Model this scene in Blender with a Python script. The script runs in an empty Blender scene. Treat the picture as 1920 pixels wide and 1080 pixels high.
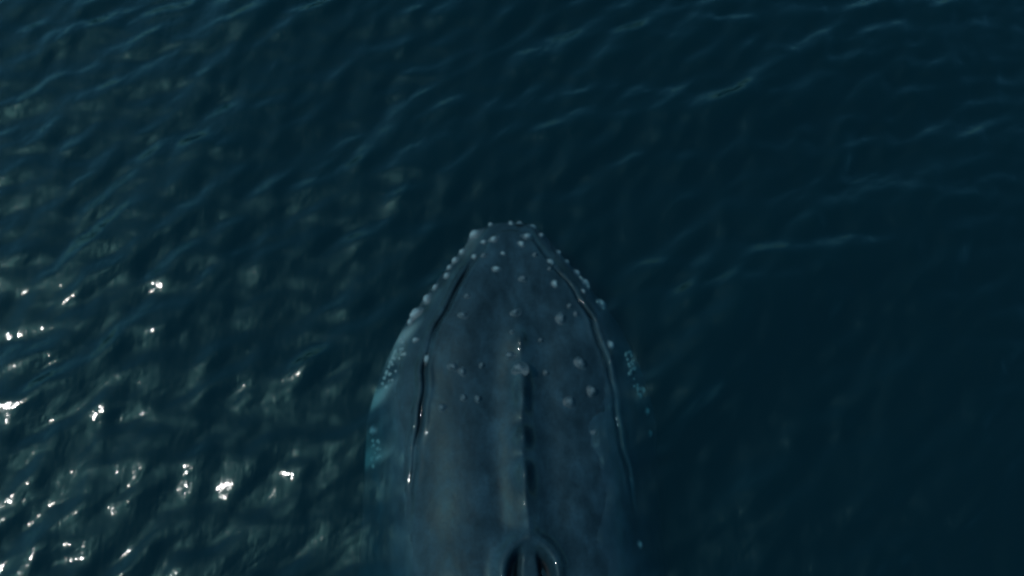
import bpy, math, random
import numpy as np
from mathutils import Vector, Matrix

S = bpy.context.scene
R = math.radians
rng = np.random.default_rng(7)
random.seed(7)

# ------------------------------------------------------------------ camera
PITCH = 66.0                       # degrees below the horizon
DIST = 6.67                        # metres to the point looked at on the sea
cam_d = bpy.data.cameras.new('camera')
cam = bpy.data.objects.new('camera', cam_d)
S.collection.objects.link(cam)
cam.location = (0.0, -DIST * math.cos(R(PITCH)), DIST * math.sin(R(PITCH)))
cam.rotation_euler = (R(90.0 - PITCH), 0, 0)
cam_d.angle = R(60.0)
cam_d.clip_start = 0.05
cam_d.clip_end = 3000.0
S.camera = cam

# ------------------------------------------------------------------ sky, sun, exposure
SUN_EL, SUN_AZ = 57.0, 263.0       # azimuth clockwise from +Y: from the left
world = bpy.data.worlds.new('World')
S.world = world
world.use_nodes = True
wn = world.node_tree
bg = wn.nodes['Background']
sky = wn.nodes.new('ShaderNodeTexSky')
sky.sky_type = 'NISHITA'
sky.sun_disc = False
sky.sun_elevation = R(SUN_EL)
sky.sun_rotation = R(SUN_AZ)
sky.air_density = 1.0
sky.dust_density = 2.4
sky.ozone_density = 3.0
tint = wn.nodes.new('ShaderNodeMix')          # the teal grade of the footage, the same for the whole sky
tint.data_type, tint.blend_type = 'RGBA', 'MULTIPLY'
tint.inputs[0].default_value = 1.0
tint.inputs[7].default_value = (0.42, 1.10, 1.15, 1)
wn.links.new(sky.outputs[0], tint.inputs[6])
wn.links.new(tint.outputs[2], bg.inputs[0])
bg.inputs[1].default_value = 0.15

sd = bpy.data.lights.new('sun', 'SUN')
sd.energy = 2.4
sd.angle = R(0.6)
sd.color = (1.0, 0.97, 0.95)
sun = bpy.data.objects.new('sun', sd)
S.collection.objects.link(sun)
az, el = R(SUN_AZ), R(SUN_EL)
to_sun = Vector((math.sin(az) * math.cos(el), math.cos(az) * math.cos(el), math.sin(el)))
sun.rotation_euler = to_sun.to_track_quat('Z', 'Y').to_euler()
sun.location = to_sun * 20

S.view_settings.view_transform = 'Standard'
S.view_settings.look = 'None'
S.view_settings.exposure = 0.35
S.view_settings.gamma = 1.0
S.cycles.use_denoising = True
S.cycles.max_bounces = 3
S.cycles.volume_bounces = 0
S.cycles.transparent_max_bounces = 6
S.cycles.caustics_reflective = False
S.cycles.caustics_refractive = False
S.cycles.filter_width = 3.1        # the soft focus of the video frame


# ------------------------------------------------------------------ helpers
def material(name):
    m = bpy.data.materials.new(name)
    m.use_nodes = True
    nt = m.node_tree
    nt.nodes.clear()
    return m, nt, nt.nodes.new('ShaderNodeOutputMaterial')


def node(nt, kind, **kw):
    n = nt.nodes.new(kind)
    for k, v in kw.items():
        if k in n.inputs:
            n.inputs[k].default_value = v
        else:
            setattr(n, k, v)
    return n


def noise(nt, vec, scale, detail=3.0, rough=0.5, dist=0.0):
    n = node(nt, 'ShaderNodeTexNoise', Scale=scale, Detail=detail, Roughness=rough, Distortion=dist)
    nt.links.new(vec, n.inputs['Vector'])
    return n.outputs[0]


def mapping(nt, vec, scale, rot=(0, 0, 0)):
    n = node(nt, 'ShaderNodeMapping')
    n.vector_type = 'TEXTURE'                    # turn first, then draw out along the turned axes
    n.inputs['Scale'].default_value = scale
    n.inputs['Rotation'].default_value = rot
    nt.links.new(vec, n.inputs['Vector'])
    return n.outputs[0]


def ramp(nt, fac, stops):
    n = node(nt, 'ShaderNodeValToRGB')
    cr = n.color_ramp
    while len(cr.elements) < len(stops):
        cr.elements.new(0.5)
    for e, (p, c) in zip(cr.elements, stops):
        e.position = p
        e.color = (*c, 1) if len(c) == 3 else c
    nt.links.new(fac, n.inputs[0])
    return n.outputs[0]


def mix(nt, fac, a, b, blend='MIX'):
    n = node(nt, 'ShaderNodeMix', data_type='RGBA', blend_type=blend)
    for sock, v in ((n.inputs[0], fac), (n.inputs[6], a), (n.inputs[7], b)):
        if hasattr(v, 'links'):
            nt.links.new(v, sock)
        elif isinstance(v, (int, float)):
            sock.default_value = v
        else:
            sock.default_value = (*v, 1)
    return n.outputs[2]


def mesh_from(name, verts, faces, mat, smooth=True):
    me = bpy.data.meshes.new(name)
    v = np.asarray(verts, dtype=np.float32)
    f = np.asarray(faces, dtype=np.int32)
    me.vertices.add(len(v))
    me.vertices.foreach_set('co', v.ravel())
    k = f.shape[1]
    me.loops.add(f.size)
    me.loops.foreach_set('vertex_index', f.ravel())
    me.polygons.add(len(f))
    me.polygons.foreach_set('loop_start', np.arange(0, f.size, k, dtype=np.int32))
    me.polygons.foreach_set('loop_total', np.full(len(f), k, dtype=np.int32))
    me.update(calc_edges=True)
    me.validate()
    if smooth:
        me.polygons.foreach_set('use_smooth', np.ones(len(me.polygons), dtype=bool))
    me.materials.append(mat)
    return me


def grid_faces(nr, nc, off=0, wrap=False):
    i = np.arange(nr - 1)[:, None]
    j = np.arange(nc if wrap else nc - 1)[None, :]
    j2 = (j + 1) % nc
    a = i * nc + j
    b = i * nc + j2
    return np.stack([a + 0 * b, b, b + nc, a + nc], -1).reshape(-1, 4) + off


def link(name, me, parent=None):
    o = bpy.data.objects.new(name, me)
    S.collection.objects.link(o)
    if parent is not None:
        o.parent = parent
    return o


# ------------------------------------------------------------------ water
SEA_TEAL_ABSORB = (2.7, 1.15, 1.0)     # per metre, red green blue
SEA_SCATTER = (0.0004, 0.030, 0.0345)      # per metre


def water_material():
    m, nt, out = material('sea_water')
    tc = node(nt, 'ShaderNodeTexCoord')
    p = tc.outputs['Object']
    # wind ripples too small for the mesh, drawn out along the camera's heading
    n1 = noise(nt, mapping(nt, p, (2.0, 1.0, 1.0), (0, 0, R(37))), 11.0, 2.5, 0.5, 0.15)
    n2 = noise(nt, mapping(nt, p, (1.0, 3.5, 1.0), (0, 0, R(-4))), 34.0, 1.0, 0.5, 0.0)
    b1 = node(nt, 'ShaderNodeBump', Strength=1.0, Distance=RIPPLE_1)
    nt.links.new(n1, b1.inputs['Height'])
    b2 = node(nt, 'ShaderNodeBump', Strength=1.0, Distance=RIPPLE_2)
    nt.links.new(n2, b2.inputs['Height'])
    nt.links.new(b1.outputs[0], b2.inputs['Normal'])
    fr = node(nt, 'ShaderNodeFresnel', IOR=1.34)
    # the sheet does not bend light, so both of its faces must reflect like the outer one
    ge = node(nt, 'ShaderNodeNewGeometry')
    io = node(nt, 'ShaderNodeMapRange')
    io.inputs['To Min'].default_value = 1.34
    io.inputs['To Max'].default_value = 1 / 1.34
    nt.links.new(ge.outputs['Backfacing'], io.inputs['Value'])
    nt.links.new(io.outputs[0], fr.inputs['IOR'])
    nt.links.new(b2.outputs[0], fr.inputs['Normal'])
    # capillary ripples below a centimetre lie in rows: rougher along the rows' heading than across it
    gl = node(nt, 'ShaderNodeBsdfAnisotropic', Roughness=GLOSS, Anisotropy=0.65)
    tg = node(nt, 'ShaderNodeCombineXYZ', X=1.0, Y=0.0, Z=0.0)
    nt.links.new(tg.outputs[0], gl.inputs['Tangent'])
    nt.links.new(b2.outputs[0], gl.inputs['Normal'])
    tr = node(nt, 'ShaderNodeBsdfTransparent')
    mx = node(nt, 'ShaderNodeMixShader')
    nt.links.new(fr.outputs[0], mx.inputs[0])
    nt.links.new(tr.outputs[0], mx.inputs[1])
    nt.links.new(gl.outputs[0], mx.inputs[2])
    nt.links.new(mx.outputs[0], out.inputs['Surface'])
    da = max(SEA_TEAL_ABSORB)
    ab = node(nt, 'ShaderNodeVolumeAbsorption', Density=da,
              Color=(*[1 - a / da for a in SEA_TEAL_ABSORB], 1))
    ds = max(SEA_SCATTER)
    sc = node(nt, 'ShaderNodeVolumeScatter', Density=ds, Anisotropy=0.0,
              Color=(*[a / ds for a in SEA_SCATTER], 1))
    ad = node(nt, 'ShaderNodeAddShader')
    nt.links.new(ab.outputs[0], ad.inputs[0])
    nt.links.new(sc.outputs[0], ad.inputs[1])
    nt.links.new(ad.outputs[0], out.inputs['Volume'])
    return m


RIPPLE_1, RIPPLE_2, GLOSS = 0.011, 0.0030, 0.066


def axis(lo, hi, step, far, ratio=1.13):
    core = np.arange(lo, hi + step / 2, step)
    up, x, d = [], hi, step
    while x < far:
        d *= ratio
        x += d
        up.append(x)
    dn, x, d = [], lo, step
    while x > -far:
        d *= ratio
        x -= d
        dn.append(x)
    return np.concatenate([dn[::-1], core, up])


def build_sea():
    X = axis(-6.2, 6.2, 0.025, 600)
    Y = axis(-3.6, 4.6, 0.025, 600)
    gx, gy = np.gradient(X), np.gradient(Y)
    XX, YY = np.meshgrid(X, Y)
    cell = np.maximum(*np.meshgrid(gx, gy))
    Z = np.zeros_like(XX)
    crest = R(127)                               # heading of the wind waves
    for lo, hi, n, slope, spread, turn in ((2.2, 5.5, 14, 0.03, 30, 0), (0.9, 2.2, 30, 0.07, 22, 0),
                                     (0.38, 0.9, 50, 0.10, 24, 0), (0.18, 0.38, 70, 0.16, 28, 0), (0.11, 0.18, 50, 0.06, 40, 0)):
        for _ in range(n):
            lam = math.exp(rng.uniform(math.log(lo), math.log(hi)))
            k = 2 * math.pi / lam
            a = crest + R(turn + rng.normal(0, spread))
            amp = slope * math.sqrt(2.0 / n) / k
            ph = rng.uniform(0, 2 * math.pi)
            fade = np.clip(lam / (cell * 3.0) - 1.0, 0, 1)
            th = k * (math.cos(a) * XX + math.sin(a) * YY) + ph
            Z += amp * fade * (np.cos(th) + 0.16 * np.cos(2 * th))
    nr, nc = XX.shape
    top = np.stack([XX, YY, Z], -1).reshape(-1, 3)
    f = grid_faces(nr, nc)
    # close the body of water with sides and a bed far below
    DEPTH = -60.0
    bot = np.array([[X[0], Y[0], DEPTH], [X[-1], Y[0], DEPTH], [X[-1], Y[-1], DEPTH], [X[0], Y[-1], DEPTH]])
    base = nr * nc
    me = None
    bl, br, tr_, tl = base, base + 1, base + 2, base + 3
    idx = np.arange(nr * nc).reshape(nr, nc)
    tris = []
    for edge, p0, p1 in ((idx[0, :], bl, br), (idx[:, -1], br, tr_), (idx[-1, ::-1], tr_, tl), (idx[::-1, 0], tl, bl)):
        for a, b in zip(edge[:-1], edge[1:]):
            tris.append((b, a, p0))
        tris.append((edge[-1], p0, p1))
    tris += [(bl, tr_, br), (bl, tl, tr_)]
    tri_top = np.concatenate([f[:, [0, 1, 2]], f[:, [0, 2, 3]]])
    me = mesh_from('sea', np.concatenate([top, bot]), np.concatenate([tri_top, np.array(tris)]), water_material())
    o = link('sea', me)
    o['kind'] = 'structure'
    o['label'] = 'dark teal open sea with wind ripples around the whale'
    return o


sea = build_sea()

# ------------------------------------------------------------------ the whale: shape of the head and back
# s = metres behind the tip of the lower jaw, x = metres across
SF = np.concatenate([np.linspace(0, 13, 2601)])


def table(pts, soft=0.05):
    s, v = zip(*pts)
    y = np.interp(SF, s, v)
    n = max(1, int(soft / 0.005))
    ker = np.hanning(2 * n + 3)
    ker /= ker.sum()
    pad = np.concatenate([np.full(n + 1, y[0]), y, np.full(n + 1, y[-1])])
    return np.convolve(pad, ker, 'valid')


JAW_W = table(
    [(0, .225), (.1, .30), (.26, .405), (.4, .52), (.62, .675), (.78, .80), (1.06, .945), (1.24, 1.02), (1.46, 1.085),
     (1.75, 1.10), (2.3, 1.13), (3, 1.2), (4, 1.36), (5.5, 1.42), (7, 1.2), (9, .72), (11, .30), (12.3, .20), (13, .05)], .08)
JAW_W = JAW_W * np.clip(SF / 0.05, 0, 1) ** 0.14
MOUTH_W = table([(0, 0), (.07, .0), (.12, .14), (.2, .2), (.29, .235), (.35, .275), (.43, .325), (.55, .405), (.68, .465), (.85, .565),
                 (1.0, .61), (1.17, .65), (1.47, .69), (1.78, .72), (2.04, .765), (2.3, .79), (13, .8)], .04)
Z_MID = table([(0, .015), (.1, .07), (.3, .115), (.6, .15), (1, .165), (1.5, .145), (2, .145), (2.5, .165), (3, .16), (3.6, .08),
               (4.6, -.05), (6, -.12), (8, -.3), (13, -1.0)], .15)
Z_SIDE = table([(0, -.05), (.3, -.04), (.6, -.07), (1, -.16), (1.5, -.37), (2, -.58), (2.5, -.74), (3.2, -.88), (4.5, -1.0),
                (6, -1.15), (9, -1.0), (13, -1.15)], .15)
BELLY = table([(0, .03), (.1, .16), (.5, .38), (1, .6), (2, .85), (3, 1.05), (4.5, 1.2), (6, 1.1), (8, .7), (10, .36), (13, .08)], .1)


def at(tab, s):
    return np.interp(s, SF, tab)


def sstep(a, b, x):
    t = np.clip((x - a) / (b - a), 0, 1)
    return t * t * (3 - 2 * t)


_lumps = [(rng.uniform(3, 16), rng.uniform(0, math.pi), rng.uniform(0, 6.28)) for _ in range(40)]


def top_z(x, s):
    w, ze, zc = at(JAW_W, s), at(Z_SIDE, s), at(Z_MID, s)
    q = np.clip(np.abs(x) / np.maximum(w, 1e-4), 0, 1)
    z = ze + (zc - ze) * np.clip(1 - q ** 3.3, 0, 1) ** 0.95
    # mouth line: the rostrum plate ends in a lip, a groove, then the rolled lip of the lower jaw
    d = at(MOUTH_W, s) - np.abs(x)
    d = d + 0.010 * np.sin(s * 9.0 + 2.0 * np.sign(x)) + 0.005 * np.sin(s * 23.0 + np.sign(x))
    d = np.minimum(d, (s - 0.085) * 1.3)
    wav = 0.75 + 0.25 * np.sin(s * 6.5 + 1.5 * np.sign(x)) + 0.15 * np.sin(s * 17.0)
    on = sstep(.3, .6, s) * (1 - sstep(1.75, 2.35, s))
    weak = 0.12 + 0.88 * on
    z += -0.034 * wav * weak * (1 - sstep(1.9, 2.4, s)) * np.exp(-(d / 0.014) ** 2)
    z += 0.017 * wav * on * np.exp(-((d + 0.040) / 0.024) ** 2)
    z += 0.010 * wav * on * np.exp(-((d - 0.036) / 0.022) ** 2)
    z += 0.022 * sstep(-0.02, 0.05, d) * (1 - sstep(.5, 1.2, s))
    # median ridge running back to the blowholes, furrowed either side
    r_on = sstep(.62, 1.35, s) * (1 - sstep(2.28, 2.46, s))
    xr = x + 0.012 * np.sin(s * 4.2)
    z += r_on * (0.086 * np.exp(-(np.abs(xr) / 0.072) ** 1.5) - 0.016 * np.exp(-((np.abs(xr) - 0.19) / 0.09) ** 2))
    z += r_on * 0.024 * np.exp(-(xr / 0.05) ** 2) * np.sin(s * 19 + 1.3 * np.sin(s * 7))
    # splash guard and the pair of blowholes
    e = np.sqrt((x / 0.195) ** 2 + ((s - 2.62) / 0.21) ** 2)
    z += 0.062 * np.exp(-((e - 0.92) / 0.30) ** 2) * (1 - 0.5 * sstep(2.65, 2.8, s))
    for sg in (-1, 1):
        cx = sg * (0.052 + 0.058 * np.clip(1 - ((s - 2.655) / 0.19) ** 2, -1, 1))
        n = ((x - cx) / 0.040) ** 2 + ((s - 2.66) / 0.145) ** 2
        z -= 0.13 * np.exp(-n ** 1.6)
    # uneven flesh
    lump = 0
    for k, a, ph in _lumps:
        lump = lump + np.cos(k * (math.cos(a) * x + math.sin(a) * s) + ph) / k
    z += 0.012 * lump * sstep(0, .15, s) * (1 - q ** 6)
    return z


def skin_material():
    m, nt, out = material('wet_whale_skin')
    tc = node(nt, 'ShaderNodeTexCoord')
    p = tc.outputs['Object']
    big = noise(nt, p, 2.6, 4, 0.6, 0.3)
    mid = noise(nt, mapping(nt, p, (1, 1.8, 1)), 9.0, 5, 0.65, 0.2)
    fine = noise(nt, p, 60.0, 3, 0.6)
    c = ramp(nt, big, [(.3, (.0040, .0102, .0140)), (.5, (.0056, .0135, .0184)), (.72, (.0086, .0192, .0252))])
    c = mix(nt, 0.6, c, ramp(nt, mid, [(.32, (.38, .38, .38)), (.5, (1, 1, 1)), (.68, (1.65, 1.75, 1.8))]), 'MULTIPLY')
    c = mix(nt, 0.5, c, ramp(nt, fine, [(.35, (.7, .7, .7)), (.65, (1.25, 1.25, 1.25))]), 'MULTIPLY')
    bs = node(nt, 'ShaderNodeBsdfPrincipled', IOR=1.34)
    bs.inputs['Specular IOR Level'].default_value = 0.06
    # running film of sea water: clear, sharp and wrinkled like the sea around it
    bs.inputs['Coat Weight'].default_value = 0.36
    bs.inputs['Coat Roughness'].default_value = 0.035
    bs.inputs['Coat IOR'].default_value = 1.33
    film = noise(nt, mapping(nt, p, (1.0, 1.9, 1.0)), 22.0, 2, .5, .2)
    bf = node(nt, 'ShaderNodeBump', Strength=1.0, Distance=0.003)
    nt.links.new(film, bf.inputs['Height'])
    nt.links.new(bf.outputs[0], bs.inputs['Coat Normal'])
    at_ = node(nt, 'ShaderNodeAttribute', attribute_name='pale')
    c = mix(nt, at_.outputs['Fac'], c, (.065, .10, .105))
    nt.links.new(c, bs.inputs['Base Color'])
    nt.links.new(ramp(nt, mid, [(.35, (.42, .42, .42)), (.7, (.62, .62, .62))]), bs.inputs['Roughness'])
    b1 = node(nt, 'ShaderNodeBump', Strength=0.6, Distance=0.010)
    nt.links.new(mid, b1.inputs['Height'])
    b2 = node(nt, 'ShaderNodeBump', Strength=0.4, Distance=0.0025)
    nt.links.new(fine, b2.inputs['Height'])
    nt.links.new(b1.outputs[0], b2.inputs['Normal'])
    nt.links.new(b2.outputs[0], bs.inputs['Normal'])
    nt.links.new(bs.outputs[0], out.inputs['Surface'])
    return m


def knob_material(name, dark, pale, tipped=True):
    m, nt, out = material(name)
    tc = node(nt, 'ShaderNodeTexCoord')
    oi = node(nt, 'ShaderNodeObjectInfo')
    add = node(nt, 'ShaderNodeVectorMath', operation='ADD')
    nt.links.new(tc.outputs['Object'], add.inputs[0])
    nt.links.new(oi.outputs['Location'], add.inputs[1])
    n = noise(nt, add.outputs[0], 3.0, 4, .6)
    c = ramp(nt, n, [(.35, dark), (.65, pale)])
    if tipped:                                   # the flared foot is plain skin, the crown of the knob is worn pale
        sp = node(nt, 'ShaderNodeSeparateXYZ')
        nt.links.new(tc.outputs['Object'], sp.inputs[0])
        c = mix(nt, ramp(nt, sp.outputs[2], [(.12, (0, 0, 0)), (.75, (1, 1, 1))]), (.010, .020, .026), c)
    bs = node(nt, 'ShaderNodeBsdfPrincipled', Roughness=.5, IOR=1.38)
    nt.links.new(c, bs.inputs['Base Color'])
    b = node(nt, 'ShaderNodeBump', Strength=.4, Distance=.03)
    nt.links.new(n, b.inputs['Height'])
    nt.links.new(b.outputs[0], bs.inputs['Normal'])
    nt.links.new(bs.outputs[0], out.inputs['Surface'])
    return m


SKIN = skin_material()
KNOB = knob_material('tubercle_skin', (.011, .023, .030), (.024, .041, .050))
PALE_KNOB = knob_material('barnacled_tubercle_skin', (.036, .062, .072), (.095, .135, .146))
BARNACLE = knob_material('barnacle_shell', (.045, .075, .08), (.085, .12, .125), False)
LINING = knob_material('nostril_lining', (.010, .012, .014), (.018, .021, .024), False)

# root of the whale: at the jaw tip, heading up the picture and a little to the left
whale = bpy.data.objects.new('humpback_whale', None)
S.collection.objects.link(whale)
whale.empty_display_size = 0.3
whale.location = (-0.021, 0.554, -0.015)
whale.rotation_euler = (0, R(5.5), R(2.63))
whale['label'] = 'dark grey humpback whale surfacing head first, knobbly snout and twin blowholes'
whale['category'] = 'whale'


def build_body():
    s_near = np.concatenate([0.00002 + 0.12 * np.linspace(0, 1, 56) ** 3, np.arange(.128, 3.0, 0.008)])
    s_far = np.concatenate([np.arange(3.0, 4.0, .03), np.arange(4.0, 13.0, .12)])
    s = np.concatenate([s_near, s_far])
    nu = 331
    u = np.linspace(-1, 1, nu)
    u = 0.62 * u + 0.38 * np.sin(u * math.pi / 2)
    nb = 47
    th = np.linspace(0, math.pi, nb + 2)[1:-1]
    W = at(JAW_W, s)[:, None]
    xt = W * u[None, :]
    ss = np.repeat(s[:, None], nu, 1)
    zt = top_z(xt, ss)
    zs = at(Z_SIDE, s)[:, None]
    xb = W * np.cos(th)[None, :]
    zb = zs - at(BELLY, s)[:, None] * np.sin(th)[None, :] ** 0.9
    # throat pleats underneath
    zb = zb - 0.012 * np.cos(xb * 60) * sstep(.3, .8, s)[:, None] * (1 - sstep(5, 6.5, s))[:, None] * np.sin(th)[None, :]
    xs = np.concatenate([xt, xb], 1)
    zz = np.concatenate([zt, zb], 1)
    yy = -np.repeat(s[:, None], nu + nb, 1)
    V = np.stack([xs, yy, zz], -1).reshape(-1, 3)
    nc = nu + nb
    F = grid_faces(len(s), nc, 0, True)
    F = F[:, ::-1]
    vs, fs = [V], [F]
    n0 = len(V)
    # nose and tail closed with fans folded into quads
    for row, flip in ((0, False), (len(s) - 1, True)):
        ring = np.arange(nc) + row * nc
        c = V[ring].mean(0)
        vs.append(c[None])
        a, b = ring, np.roll(ring, -1)
        t = np.stack([np.full(nc, n0), a, b, b], -1)
        if flip:
            t = np.stack([np.full(nc, n0), b, a, a], -1)
        n0 += 1
        fs.append(t)

    def blade(points, chord_dir):
        """a fin lofted along centre points: (pos, chord, thickness)"""
        nonlocal n0
        ring_n = 20
        rows = []
        a = np.linspace(0, 2 * math.pi, ring_n, endpoint=False)
        for pos, ch, tk in points:
            cd = np.array(chord_dir)
            off = np.outer(np.cos(a) * ch / 2, cd) + np.outer(np.sin(a) * tk / 2, (0, 0, 1))
            rows.append(np.array(pos)[None] + off)
        v = np.concatenate(rows)
        f = grid_faces(len(points), ring_n, n0, True)
        vs.append(v)
        fs.append(f)
        n0 += len(v)

    for sg in (-1, 1):                                   # long pectoral flippers, held back under water
        t = np.linspace(0, 1, 16)
        pts = []
        for q in t:
            pos = (sg * (1.15 + 3.0 * q), -3.9 - 2.0 * q ** 1.2, -1.25 - 0.5 * q)
            pts.append((pos, 0.95 * (1 - 0.55 * q) * (1 - q ** 8) + .03 + .05 * math.sin(q * 30), 0.22 * (1 - .8 * q) + .01))
        blade(pts, (0, 1, 0))
        pts = []
        for q in t:                                      # tail flukes
            pos = (sg * (0.02 + 2.1 * q), -12.6 - 0.75 * q ** 1.6, -1.1)
            pts.append((pos, 1.1 * (1 - q) ** .8 + .03, 0.16 * (1 - .9 * q)))
        blade(pts, (0, 1, 0))
    pts = []
    for q in np.linspace(0, 1, 10):                      # low hooked dorsal fin
        pts.append(((0, -8.3 - .45 * q, -.45 + .5 * q), .9 * (1 - q) ** .7 + .03, .12 * (1 - q) + .01))
    ring_n = 20
    a = np.linspace(0, 2 * math.pi, ring_n, endpoint=False)
    rows = [np.array(p)[None] + np.outer(np.cos(a) * c / 2, (0, 1, 0)) + np.outer(np.sin(a) * k / 2, (1, 0, 0)) for p, c, k in pts]
    vs.append(np.concatenate(rows))
    fs.append(grid_faces(len(pts), ring_n, n0, True))
    allf = np.concatenate(fs)
    t1, t2 = allf[:, [0, 1, 2]], allf[:, [0, 2, 3]]
    t2 = t2[t2[:, 1] != t2[:, 2]]
    allv = np.concatenate(vs)
    me = mesh_from('body', allv, np.concatenate([t1, t2]), SKIN)
    # white pigment blotches along the rim of the lower jaw, more of them on the left
    bx, bs_ = allv[:, 0], -allv[:, 1]
    q = np.abs(bx) / np.maximum(at(JAW_W, bs_), 1e-3)
    blot = (np.sin(bs_ * 17 + 2 * np.sign(bx)) + np.sin(bs_ * 31 + 1.1 + bx * 9) * .6)
    rim = sstep(.80, .97, q + .04 * np.sin(bs_ * 23 + bx * 15)) * sstep(-.9, 1.5, blot)
    lng = np.where(bx < 0, sstep(.5, .95, bs_) * (1 - sstep(1.75, 2.0, bs_)), .6 * sstep(.9, 1.1, bs_) * (1 - sstep(1.3, 1.7, bs_)))
    tipw = .45 * sstep(.6, .9, q) * (1 - sstep(.0, .5, bs_))
    pale = np.where((bs_ > 0) & (bs_ < 3), np.clip(rim * lng + tipw * sstep(-.5, 1.0, blot), 0, 1), 0)
    at_pale = me.attributes.new('pale', 'FLOAT', 'POINT')
    at_pale.data.foreach_set('value', pale.astype(np.float32))
    return link('body', me, whale)


body = build_body()


# ------------------------------------------------------------------ knobs, barnacles and nostrils
def frame_on_skin(x, s, sink=0.0, spin=0.0):
    s = max(s, 0.012)
    w = float(at(JAW_W, s)) * 0.955
    x = max(-w, min(w, x))
    h = 0.012
    g = lambda a, b: float(top_z(np.array([a]), np.array([b]))[0])
    z = (g(x, s) + g(x + .01, s) + g(x - .01, s) + g(x, s + .01) + g(x, s - .008)) / 5
    lim = lambda v: max(-1.6, min(1.6, v))
    dx = lim((g(x + h, s) - g(x - h, s)) / (2 * h))
    ds = lim((g(x, s + h) - g(x, max(s - h, .002))) / (2 * h))
    nrm = Vector((-dx, ds, 1)).normalized()
    q = Vector((0, 0, 1)).rotation_difference(nrm)
    return Matrix.Translation(Vector((x, -s, z)) - nrm * sink) @ q.to_matrix().to_4x4() @ Matrix.Rotation(spin, 4, 'Z')


def knob_mesh(name, mat, seed):
    """unit tubercle: a rounded follicle knob flaring into the skin"""
    r = np.random.default_rng(seed)
    rings, seg = 11, 18
    rad = [2.0, 1.6, 1.32, 1.14, 1.0, .88, .76, .62, .44, .24, .06]
    hgt = [-.25, -.04, .12, .28, .45, .61, .76, .88, .96, 1.01, 1.03]
    a = np.linspace(0, 2 * math.pi, seg, endpoint=False)
    ph = r.uniform(0, 6.28, 4)
    V = []
    for k in range(rings):
        wob = 1 + .12 * np.cos(2 * a + ph[0]) + .08 * np.cos(3 * a + ph[1] + .2 * k) + .025 * np.cos(5 * a + ph[2])
        V.append(np.stack([rad[k] * wob * np.cos(a), rad[k] * wob * np.sin(a), np.full(seg, hgt[k]) + .03 * np.cos(2 * a + ph[3])], -1))
    V = np.concatenate(V)
    F = grid_faces(rings, seg, 0, True)
    T = np.concatenate([F[:, [0, 1, 2]], F[:, [0, 2, 3]]])
    n = len(V)
    V = np.concatenate([V, [[0, 0, 1.05]]])
    last = np.arange(seg) + (rings - 1) * seg
    T = np.concatenate([T, np.stack([last, np.roll(last, -1), np.full(seg, n)], -1)])
    return mesh_from(name, V, T, mat)


JAW_TUBERCLES = [(-0.145, -0.008, 0.028), (0.076, -0.021, 0.024), (0.187, 0.003, 0.032), (0.009, -0.02, 0.016), (-0.273, 0.08, 0.044),
    (0.244, 0.104, 0.024), (-0.408, 0.235, 0.028), (-0.471, 0.309, 0.032), (-0.525, 0.366, 0.024), (-0.494, 0.447, 0.024),
    (-0.615, 0.526, 0.024), (-0.676, 0.615, 0.04), (-0.748, 0.729, 0.044), (-0.828, 0.787, 0.028), (-0.729, 0.962, 0.024),
    (-0.647, 1.124, 0.028), (0.392, 0.24, 0.028), (0.468, 0.321, 0.024), (0.543, 0.415, 0.032), (0.613, 0.498, 0.036),
    (0.652, 0.522, 0.028), (0.528, 0.601, 0.02), (0.691, 0.665, 0.04), (0.699, 1.028, 0.032), (0.962, 1.309, 0.028),
    (0.929, 1.36, 0.024), (0.984, 1.463, 0.028), (1.005, 1.615, 0.024), (-1.031, 1.548, 0.036), (0.803, 2.436, 0.024)]
ROSTRUM_TUBERCLES = [(-0.211, 0.191, 0.02), (-0.138, 0.185, 0.028), (0.123, 0.16, 0.036), (0.071, 0.235, 0.024), (0.166, 0.334, 0.024),
    (0.284, 0.38, 0.032), (0.271, 0.45, 0.02), (-0.287, 0.322, 0.02), (-0.215, 0.334, 0.024), (-0.132, 0.462, 0.028),
    (0.063, 0.545, 0.032), (0.299, 0.578, 0.028), (-0.352, 0.677, 0.024), (-0.387, 0.828, 0.032), (-0.009, 0.824, 0.032),
    (0.323, 0.861, 0.044), (0.397, 0.759, 0.024), (0.439, 0.82, 0.02), (-0.063, 1.151, 0.04), (-0.007, 1.262, 0.048),
    (0.441, 1.203, 0.044), (0.512, 1.404, 0.044), (-0.464, 1.213, 0.036), (-0.4, 1.252, 0.032), (0.345, 1.486, 0.044),
    (-0.296, 1.453, 0.028), (-0.543, 1.499, 0.032), (-0.393, 1.44, 0.028), (0.507, 1.7, 0.024), (-0.043, 0.977, 0.02),
    (0.166, 1.028, 0.02), (-0.263, 1.21, 0.024), (0.19, 1.271, 0.024), (-0.074, 0.323, 0.016)]
BARNACLES = [(-0.883, 1.001, 0.056, 0.08), (-0.933, 1.111, 0.052, 0.088), (-0.971, 1.212, 0.036, 0.072), (-1.066, 1.701, 0.044, 0.088),
    (0.889, 1.104, 0.036, 0.072), (0.912, 1.188, 0.032, 0.072), (0.953, 1.321, 0.036, 0.04), (0.634, 0.472, 0.04, 0.024),
    (0.707, 0.666, 0.032, 0.048),]

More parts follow.
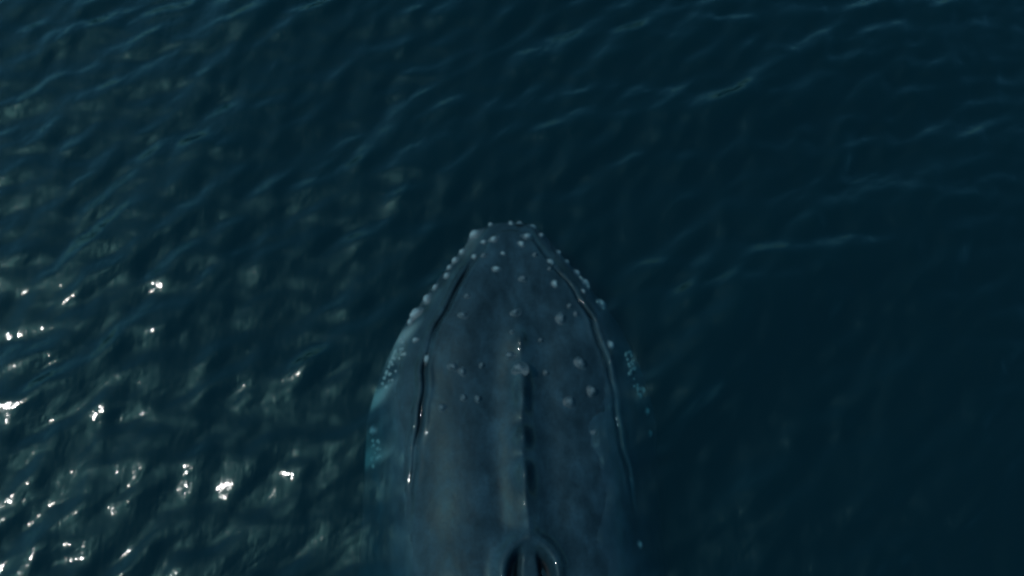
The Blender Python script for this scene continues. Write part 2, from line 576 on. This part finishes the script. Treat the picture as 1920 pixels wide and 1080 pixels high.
plain_knobs = [knob_mesh('tubercle', KNOB, k) for k in range(4)]
pale_knobs = [knob_mesh('tubercle', PALE_KNOB, k + 10) for k in range(4)]
for i, (x, s, r) in enumerate(JAW_TUBERCLES + ROSTRUM_TUBERCLES):
    jaw = i < len(JAW_TUBERCLES)
    pale = jaw or s < 0.3 or (s < .62 and i % 2)
    o = link('tubercle', random.choice(pale_knobs if pale else plain_knobs), whale)
    k = r * (0.78 if pale else 0.62)
    tall = k * random.uniform(.8, 1.05) * (1.0 if pale else 1.5)
    o.matrix_local = frame_on_skin(x, s, 0.0, random.uniform(0, 6.28)) @ Matrix.Diagonal((k, k * random.uniform(.8, 1.3), tall, 1))


def barnacle_cluster(x, s, rx, ry):
    """a crust of small volcano-shaped shells crowded together, one joined part"""
    r = np.random.default_rng(int(abs(x * 1000 + s * 77)))
    V, T, n0 = [], [], 0
    for _ in range(int(7 + 1800 * rx * ry)):
        a, d = r.uniform(0, 6.28), math.sqrt(r.uniform(0, 1))
        px, py = rx * d * math.cos(a) * 1.1, ry * d * math.sin(a) * 1.1
        c = r.uniform(.005, .015)
        fr = frame_on_skin(x + px, s - py)
        seg = 9
        an = np.linspace(0, 6.283, seg, endpoint=False)
        for rad, h in ((1.25, -.35), (1.0, .1), (.62, .75), (.45, .8), (.30, .45)):
            for q in an:
                w = 1 + .12 * math.sin(3 * q + n0)
                V.append(tuple(fr @ Vector((c * rad * w * math.cos(q), c * rad * w * math.sin(q), c * h))))
        for k in range(4):
            for j in range(seg):
                p, q = n0 + k * seg + j, n0 + k * seg + (j + 1) % seg
                T += [(p, q, q + seg), (p, q + seg, p + seg)]
        for j in range(1, seg - 1):
            T.append((n0 + 4 * seg, n0 + 4 * seg + j, n0 + 4 * seg + j + 1))
        n0 += 5 * seg
    o = link('barnacle_cluster', mesh_from('barnacle_cluster', V, T, BARNACLE, False), whale)
    o['kind'] = 'stuff'
    return o


for bx, bs_, brx, bry in BARNACLES:
    barnacle_cluster(bx * .965, bs_, brx * 1.15, bry)


def nostril(sg):
    """dark lining at the bottom of one blowhole, dished and following the pit"""
    rings, seg = 7, 28
    V = []
    for k in range(rings):
        t = .98 * k / (rings - 1)
        for j in range(seg):
            a = 2 * math.pi * j / seg
            s = 2.66 + .118 * t * math.sin(a)
            cx = sg * (0.052 + 0.058 * (1 - ((s - 2.655) / 0.19) ** 2))
            x = cx + .029 * t * math.cos(a)
            V.append((x, -s, float(top_z(np.array([x]), np.array([s]))[0]) + .004))
    F = grid_faces(rings, seg, 0, True)
    T = np.concatenate([F[:, [0, 1, 2]], F[:, [0, 2, 3]]])[:, ::-1]
    o = link('blowhole', mesh_from('blowhole', V, T, LINING), whale)
    return o


for sg in (-1, 1):
    nostril(sg)
